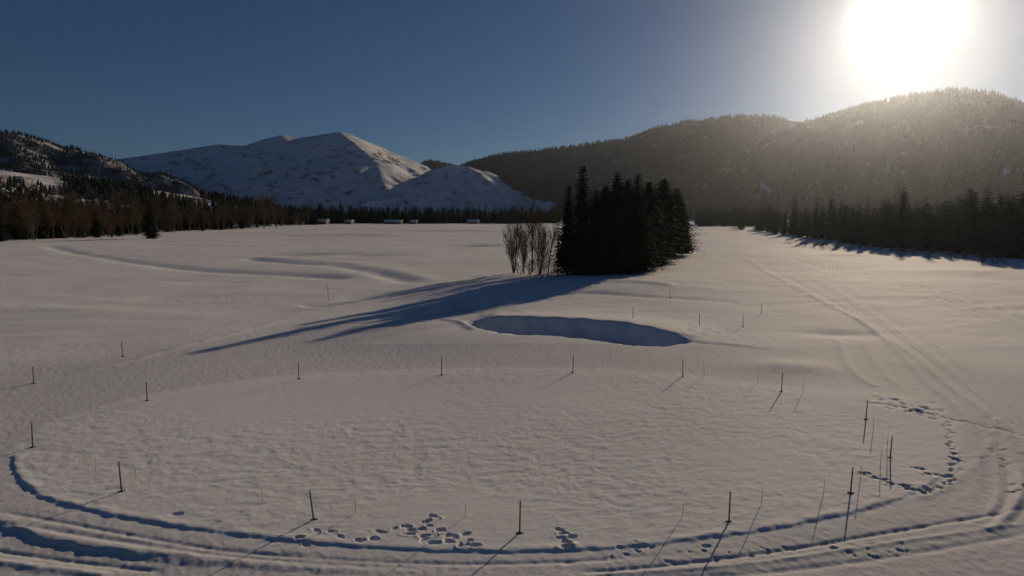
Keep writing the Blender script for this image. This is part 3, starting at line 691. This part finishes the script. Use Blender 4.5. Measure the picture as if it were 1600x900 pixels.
for k in range(84):
    px = -30 + 515 * (k + rg.random()) / 84; x, y = gpt(px, left_edge(px)); f = rg.uniform(12, 50); s = 1 + f / math.hypot(x, y)
    i = rg.choice((0, 0, 1, 1, 2, 3)); hs = rg.uniform(.6, 1.3)
    kind = ('brown single stemmed', 'brown forked', 'olive brown', 'low many stemmed')[i]
    tree('bare_tree', TW[i], x * s, y * s, hs, '%s leafless tree of the left wood %s' % (kind, LEFT3(px)), 'bare tree', '%s leafless trees of the left wood %s' % (kind, LEFT3(px)), 1.0)
for k in range(14):
    px = -20 + 440 * (k + rg.random()) / 14; x, y = gpt(px, left_edge(px)); f = rg.uniform(18, 40); s = 1 + f / math.hypot(x, y)
    tree('spruce_tree', LO[rg.randrange(4)], x * s, y * s, rg.uniform(.5, 1.05), 'dark spruce mixed among the front bare trees of the left wood', 'spruce', 'spruces at the front of the left wood', 1.3)
for k in range(56):
    px = -30 + 530 * (k + rg.random()) / 56; x, y = gpt(px, left_edge(px)); f = rg.uniform(48, 80); s = 1 + f / math.hypot(x, y)
    tree('spruce_tree', LO[rg.randrange(4)], x * s, y * s, rg.uniform(.75, 1.2), 'dark spruce behind the bare trees of the left wood %s' % LEFT3(px), 'spruce', 'dark spruces of the left wood %s' % LEFT3(px), 1.3)
items = []
for k in range(70):
    px = -60 + 560 * (k + rg.random()) / 70; x, y = gpt(px, left_edge(px)); f = rg.uniform(85, 150); s = 1 + f / math.hypot(x, y)
    items.append((LO[rg.randrange(4)], x * s, y * s, rg.uniform(.8, 1.2), 1.4))
joined_wood('left_wood_depth', 'dark mass of conifers deep in the wood on the left', items)
for px, pf, i, hs, lab in ((102, 374, 1, 1.25, 'broad reddish brown bare tree at the front of the left wood'), (175, 371, 1, 1.1, 'brown bare tree right of the broad reddish one'),
                           (412, 357, 2, 1.18, 'tall olive bare tree at the right end of the left wood'), (432, 356, 2, 1.3, 'tallest olive bare tree with trunks on open snow')):
    x, y = gpt(px, pf); tree('bare_tree', TW[i], x, y, hs, lab, 'bare tree', None, 1.25)
x, y = gpt(237, 373); tree('spruce_tree', HI[1], x, y, .85, 'lone dark spruce standing out in front of the left wood', 'spruce', None, 1.15)
# far tree line across the end of the field
FAR3 = lambda px: 'left third' if px < 600 else ('middle third' if px < 735 else 'right third by the clump')
for k in range(84):
    px = 470 + 400 * (k + rg.random()) / 84; R = rg.uniform(688, 730); x, y, _ = far(px, 400, R)
    tree('spruce_tree', LO[rg.randrange(4)], x, y, rg.uniform(.75, 1.2) * (1.15 if 495 < px < 535 else 1), 'dark conifer in the front row of the far tree line, %s' % FAR3(px), 'spruce', 'conifers of the far tree line, %s' % FAR3(px), 1.8)
items = []
for k in range(90):
    x, y, _ = far(465 + 410 * (k + rg.random()) / 90, 400, rg.uniform(735, 800)); items.append((LO[rg.randrange(4)], x, y, rg.uniform(.85, 1.25), 2.0))
for k in range(44):
    x, y, _ = far(1085 + 130 * (k + rg.random()) / 44, 400, rg.uniform(540, 700)); items.append((LO[rg.randrange(4)], x, y, rg.uniform(.75, 1.1), 1.8))
joined_wood('far_wood_depth', 'dark mass of conifers behind the far tree line', items)
for k in range(18):
    px = 1085 + 95 * (k + rg.random()) / 18; R = rg.uniform(560, 630); x, y, _ = far(px, 400, R)
    tree('spruce_tree', LO[rg.randrange(4)], x, y, rg.uniform(.75, 1.1), 'dark conifer in the distant line just right of the clump', 'spruce', 'conifers of the distant line right of the clump', 1.6)
# wood along the right edge: it stands a shadow's length behind the edge of the shade
def right_edge(px): return np.interp(px, [1090, 1180, 1260, 1330, 1400, 1500, 1600, 1700, 2000], [354, 369, 384, 392, 398, 408, 420, 428, 450])
RIGHT3 = lambda px: 'at its far end' if px < 1290 else ('in its middle, under the sun' if px < 1450 else 'near the right picture edge')
for k in range(104):
    t = (k + rg.random()) / 104; px = 1110 + 700 * t
    x, y = gpt(px, right_edge(px)); f = rg.uniform(42, 82); x += math.sin(SUN_AZ) * f; y += math.cos(SUN_AZ) * f
    tree('spruce_tree', LO[rg.randrange(4)] if rg.random() < .75 else HI[rg.randrange(2)], x, y, rg.uniform(.5, .86) + .3 * rg.random() ** 3, 'dark spruce of the wood along the right edge %s' % RIGHT3(px), 'spruce', 'spruces of the right wood %s' % RIGHT3(px), 1.3)
items = []
for k in range(62):
    px = 1120 + 740 * (k + rg.random()) / 62; x, y = gpt(px, right_edge(px)); f = rg.uniform(85, 130); x += math.sin(SUN_AZ) * f; y += math.cos(SUN_AZ) * f
    items.append((LO[rg.randrange(4)], x, y, rg.uniform(.6, 1.0), 1.5))
joined_wood('right_wood_depth', 'dark mass of conifers deep in the wood on the right', items)
for k in range(26):
    px = 1230 + 360 * (k + rg.random()) / 26
    x, y = gpt(px, right_edge(px)); f = rg.uniform(2, 30); x += math.sin(SUN_AZ) * f; y += math.cos(SUN_AZ) * f
    tree('bare_bush', BU[k % 2], x, y, rg.uniform(.5, 1.0), 'leafless bush edging the right wood %s' % RIGHT3(px), 'bush', 'bushes along the right wood %s' % RIGHT3(px), 1.2)

# ------------------------------------------------------------------ buildings far off
def cabin(x, y, w, dpt, h, rz, label, roofh=1.8, nwin=3, z=None, name='cabin'):
    o = empty(name, (x, y, gz(x, y) if z is None else z), rz); tag(o, label, 'building')
    m = MB(); m.box(-w / 2, w / 2, -dpt / 2, dpt / 2, -6 if z else -1.5, h)
    for s in (-1, 1):
        m.poly([(s * w / 2, -dpt / 2, h), (s * w / 2, dpt / 2, h), (s * w / 2, 0, h + roofh)])
    link('wall', m.mesh('wall', M['timber']), o)
    m = MB(); e = .6
    for s in (-1, 1):
        a = (-w / 2 - e, s * (dpt / 2 + e), h - .25); b = (w / 2 + e, s * (dpt / 2 + e), h - .25)
        c = (w / 2 + e, 0, h + roofh + .06); d = (-w / 2 - e, 0, h + roofh + .06)
        m.poly([a, b, c, d]); up = .45
        m.poly([(p[0], p[1], p[2] + up) for p in (a, b, c, d)])
        m.poly([a, b, (b[0], b[1], b[2] + up), (a[0], a[1], a[2] + up)])
        for q in ((a, d), (b, c)): m.poly([q[0], q[1], (q[1][0], q[1][1], q[1][2] + up), (q[0][0], q[0][1], q[0][2] + up)])
    link('roof', m.mesh('snow_roof', M['roofsnow']), o)
    ww = w / (nwin * 2.2)
    for k in range(nwin):
        cx = -w / 2 + w * (k + .5) / nwin; m = MB(); m.box(cx - ww / 2, cx + ww / 2, -dpt / 2 - .08, -dpt / 2 - .01, h * .35, h * .8)
        link('window', m.mesh('window', M['glass']), o)
for px, w, h, lab in ((505, 12, 3.2, 'small snow roofed building beside the dark trees at the far end of the field'), (548, 6, 2.6, 'tiny snow roofed shed second from the left across the field'),
                      (616, 17, 2.6, 'longest low snow roofed building across the field'), (648, 6, 2.4, 'tiny snow roofed shed right of the longest low building'),
                      (740, 11, 2.4, 'low snow roofed building nearest the bare thicket')):
    x, y, _ = far(px, 400, 655); cabin(x, y, w, 9, h, random.uniform(-.15, .15), lab, 1.6, 3 if w > 8 else 2)
for px, py, w, lab in ((6, 309, 6, 'snow roofed house at the left picture edge on the wooded slope'), (49, 304, 6, 'snow roofed house lower of two close together on the wooded slope'),
                      (56, 300, 5, 'snow roofed house upper of two close together on the wooded slope'), (30, 286, 6, 'small snow roofed house just below the sunlit bench')):
    q = march(px, py, L_R, (.15, 63, 90.), 350, 900)
    if q: cabin(q[0], q[1], w, 5, 2.4, random.uniform(-.3, .3), lab, 1.7, 2, q[2] + 1.0, 'house')
x, y = gpt(140, 366); s = 1.16; cabin(x * s, y * s, 11, 6, 2.6, .1, 'low snow roofed hut among the trunks of the left wood', 1.4, 3)

# masts on the snowy peak
def mast(px, py, R, h, label):
    x, y, z = far(px, py, R); o = empty('radio_mast', (x, y, z - 4)); tag(o, label, 'mast')
    m = MB()
    for a in range(3):
        c, s = math.cos(a * 2.094), math.sin(a * 2.094); m.tube((c * 1.6, s * 1.6, 0), (c * .5, s * .5, h + 4), .3, .2, 5)
    for k in range(6):
        zz = 3 + h * k / 6; r = 1.6 - 1.0 * zz / (h + 4)
        for a in range(3):
            a2 = (a + 1) % 3; m.tube((r * math.cos(a * 2.094), r * math.sin(a * 2.094), zz), (r * math.cos(a2 * 2.094), r * math.sin(a2 * 2.094), zz + 1.5), .12, .12, 4)
    link('tower', m.mesh('tower', M['metal']), o)
    m = MB(); m.tube((-2.0, 0, h + 2.2), (2.0, 0, h + 2.2), 1.5, 1.5, 12); link('antenna_drum', m.mesh('antenna_drum', M['metal']), o)
mast(531, 206, 2750, 13, 'radio mast standing on the snowy mountain peak')
mast(474, 214, 2800, 9, 'shorter mast on the ridge left of the snowy peak')

# ------------------------------------------------------------------ marker stakes
def stake_mesh(seed):
    rng = random.Random(seed); m = MB(); n = 6; z = -.25
    for k in range(n):
        z1 = -.25 + 1.25 * (k + 1) / n
        m.tube((0, 0, z), (0, 0, z1 - .012), .029 - .0015 * k, .028 - .0015 * k, 8); m.tube((0, 0, z1 - .012), (0, 0, z1), .033 - .0015 * k, .033 - .0015 * k, 8)
        z = z1
    f = MB(); c = 14  # dark disc added at the base in place of a shaded snow dent
    ring = [(.13 * rng.uniform(.8, 1.25) * math.cos(a * 6.283 / c), .075 * rng.uniform(.8, 1.2) * math.sin(a * 6.283 / c)) for a in range(c)]
    b = [(x, y, -.02) for x, y in ring]; tpp = [(x * .75, y * .75, .022) for x, y in ring]
    f.poly(tpp)
    for a in range(c): f.poly([b[a], b[(a + 1) % c], tpp[(a + 1) % c], tpp[a]])
    return m.mesh('stake_pole', M['stake'], False), f.mesh('dent_disc', M['foot'])
SM = [stake_mesh(k) for k in range(3)]
def stake(px, pb, ptx, pt, label, group):
    x, y = gpt(px, pb); z0 = gz(x, y); x, y = gpt(px, pb, z0)
    d = ray(ptx, pt); t = y / d[1]; tx, tz = d[0] * t, CAMH + d[2] * t
    h = max(tz - z0, .5)
    o = empty('marker_stake', (x, y, z0), 0); o.scale = (1, 1, h); o.rotation_euler = (random.uniform(-.02, .02), math.atan2(tx - x, h), 0)
    tag(o, label, 'stake', group)
    pm = SM[random.randrange(3)]
    link('pole', pm[0], o); ft = link('foot', pm[1], o); ft.rotation_euler = (0, 0, random.uniform(-.4, .4))  # foot: the added dark disc in place of the base dent
INN = 'dark stakes round the oval'; OUT = 'thin stakes outside the oval'
for a in ((190, 768, 185, 722, 'dark stake at the lower left of the oval', INN), (490, 812, 484, 766, 'dark leaning stake left of the near footprints', INN),
          (812, 833, 813, 783, 'dark stake nearest the camera, between the two clusters of footprints', INN), (1139, 815, 1141, 768, 'dark stake on the near edge right of the footprints', INN),
          (1329, 770, 1333, 730, 'dark stake at the lower right of the oval beside long shadows', INN), (1391, 715, 1394, 681, 'dark stake by the long boot holes inside the right end', INN),
          (1353, 655, 1356, 625, 'dark stake by the trampled patch at the upper right of the oval', INN), (1221, 612, 1223, 582, 'dark stake at the far right side of the oval', INN),
          (1067, 588, 1067, 561, 'dark stake on the far side of the oval below the hollow right end', INN), (895, 582, 896, 555, 'dark stake on the far side of the oval below the hollow', INN),
          (690, 586, 690, 558, 'dark stake on the far side of the oval left of the hollow', INN), (467, 592, 466, 565, 'dark stake on the far side of the oval, second from the left', INN),
          (230, 626, 228, 597, 'dark stake at the upper left of the oval', INN), (51, 699, 50, 660, 'dark stake at the left tip of the oval', INN),
          (53, 599, 51, 573, 'thin stake beyond the groomed path at the left picture edge', OUT), (192, 557, 190, 533, 'thin stake beyond the groomed path, second from the left', OUT),
          (513, 470, 512, 445, 'thin distant stake left of the tree shadow', OUT), (710, 486, 710, 469, 'thin stake between the tree shadow and the hollow', OUT),
          (898, 462, 898, 447, 'thin stake in front of the spruce clump shadow', OUT), (989, 500, 989, 480, 'thin stake on the far lip of the hollow', OUT),
          (1093, 510, 1093, 490, 'thin stake at the right end of the hollow', OUT), (1047, 465, 1047, 451, 'thin stake right of the spruce clump on the low rise', OUT),
          (1161, 510, 1161, 490, 'thin stake right of the hollow, second from its end', OUT), (1190, 491, 1190, 475, 'thin stake farthest right behind the hollow', OUT)):
    stake(*a)
def ymesh():
    m = MB(); m.tube((0, 0, -.2), (0, 0, .46), .011, .011, 7)
    s = MB(); s.tube((0, 0, .44), (0, 0, 1.03), .0125, .0115, 8)  # sleeve: unseen upper part for the detached shadows, translucent to blend into the snow
    return m.mesh('yellow_rod', M['yellow']), s.mesh('pale_sleeve', M['sleeve'])
YM = ymesh()
for px, pb, lab in ((150, 735, 'thin yellow tipped rod above the lower left dark stake'), (213, 748, 'thin yellow rod just right of the lower left dark stake'), (410, 785, 'thin yellow rod left of the leaning dark stake'),
                    (555, 803, 'thin yellow rod above the left footprints'), (727, 808, 'thin yellow rod above the main footprints'), (1067, 808, 'thin yellow rod left of the near right dark stake'),
                    (1190, 787, 'thin yellow rod right of the near right dark stake'), (1287, 770, 'thin yellow rod left of the lower right dark stake'), (1345, 745, 'thin yellow rod right of the lower right dark stake'),
                    (1376, 722, 'thin yellow rod left of the stake by the boot holes'), (1386, 700, 'thin yellow rod behind the stake by the boot holes'), (1365, 668, 'thin yellow rod below the trampled patch'),
                    (1254, 614, 'thin yellow rod right of the far right dark stake'), (1184, 597, 'thin yellow rod left of the far right dark stake'), (1100, 588, 'thin yellow rod beyond the oval right of the hollow stake'),
                    (738, 582, 'thin yellow rod on the far side right of the left hollow stake')):
    x, y = gpt(px, pb); z0 = gz(x, y); x, y = gpt(px, pb, z0)
    o = empty('marker_rod', (x, y, z0)); o.rotation_euler = (random.uniform(-.03, .03), random.uniform(-.04, .04), random.uniform(0, 6))
    tag(o, lab, 'marker rod', 'thin yellow rods round the oval')
    link('rod', YM[0], o); link('sleeve', YM[1], o)

# ------------------------------------------------------------------ the hazy winter air
def haze(density, aniso):
    m = MB(); m.box(-6200, 6200, -6200, 6200, -14, 420)
    me = m.mesh('haze', bpy.data.materials.new('haze_air')); mt = me.materials[0]; mt.use_nodes = True
    nt = mt.node_tree; nt.nodes.clear(); o = nt.nodes.new('ShaderNodeOutputMaterial'); v = nt.nodes.new('ShaderNodeVolumePrincipled')
    v.inputs['Color'].default_value = (.76, .85, 1.0, 1); v.inputs['Density'].default_value = density; v.inputs['Anisotropy'].default_value = aniso
    nt.links.new(v.outputs[0], o.inputs['Volume'])
    tag(link('haze', me), 'thin bright winter haze filling the valley', 'haze', kind='stuff')
haze(4.4e-5, .87)
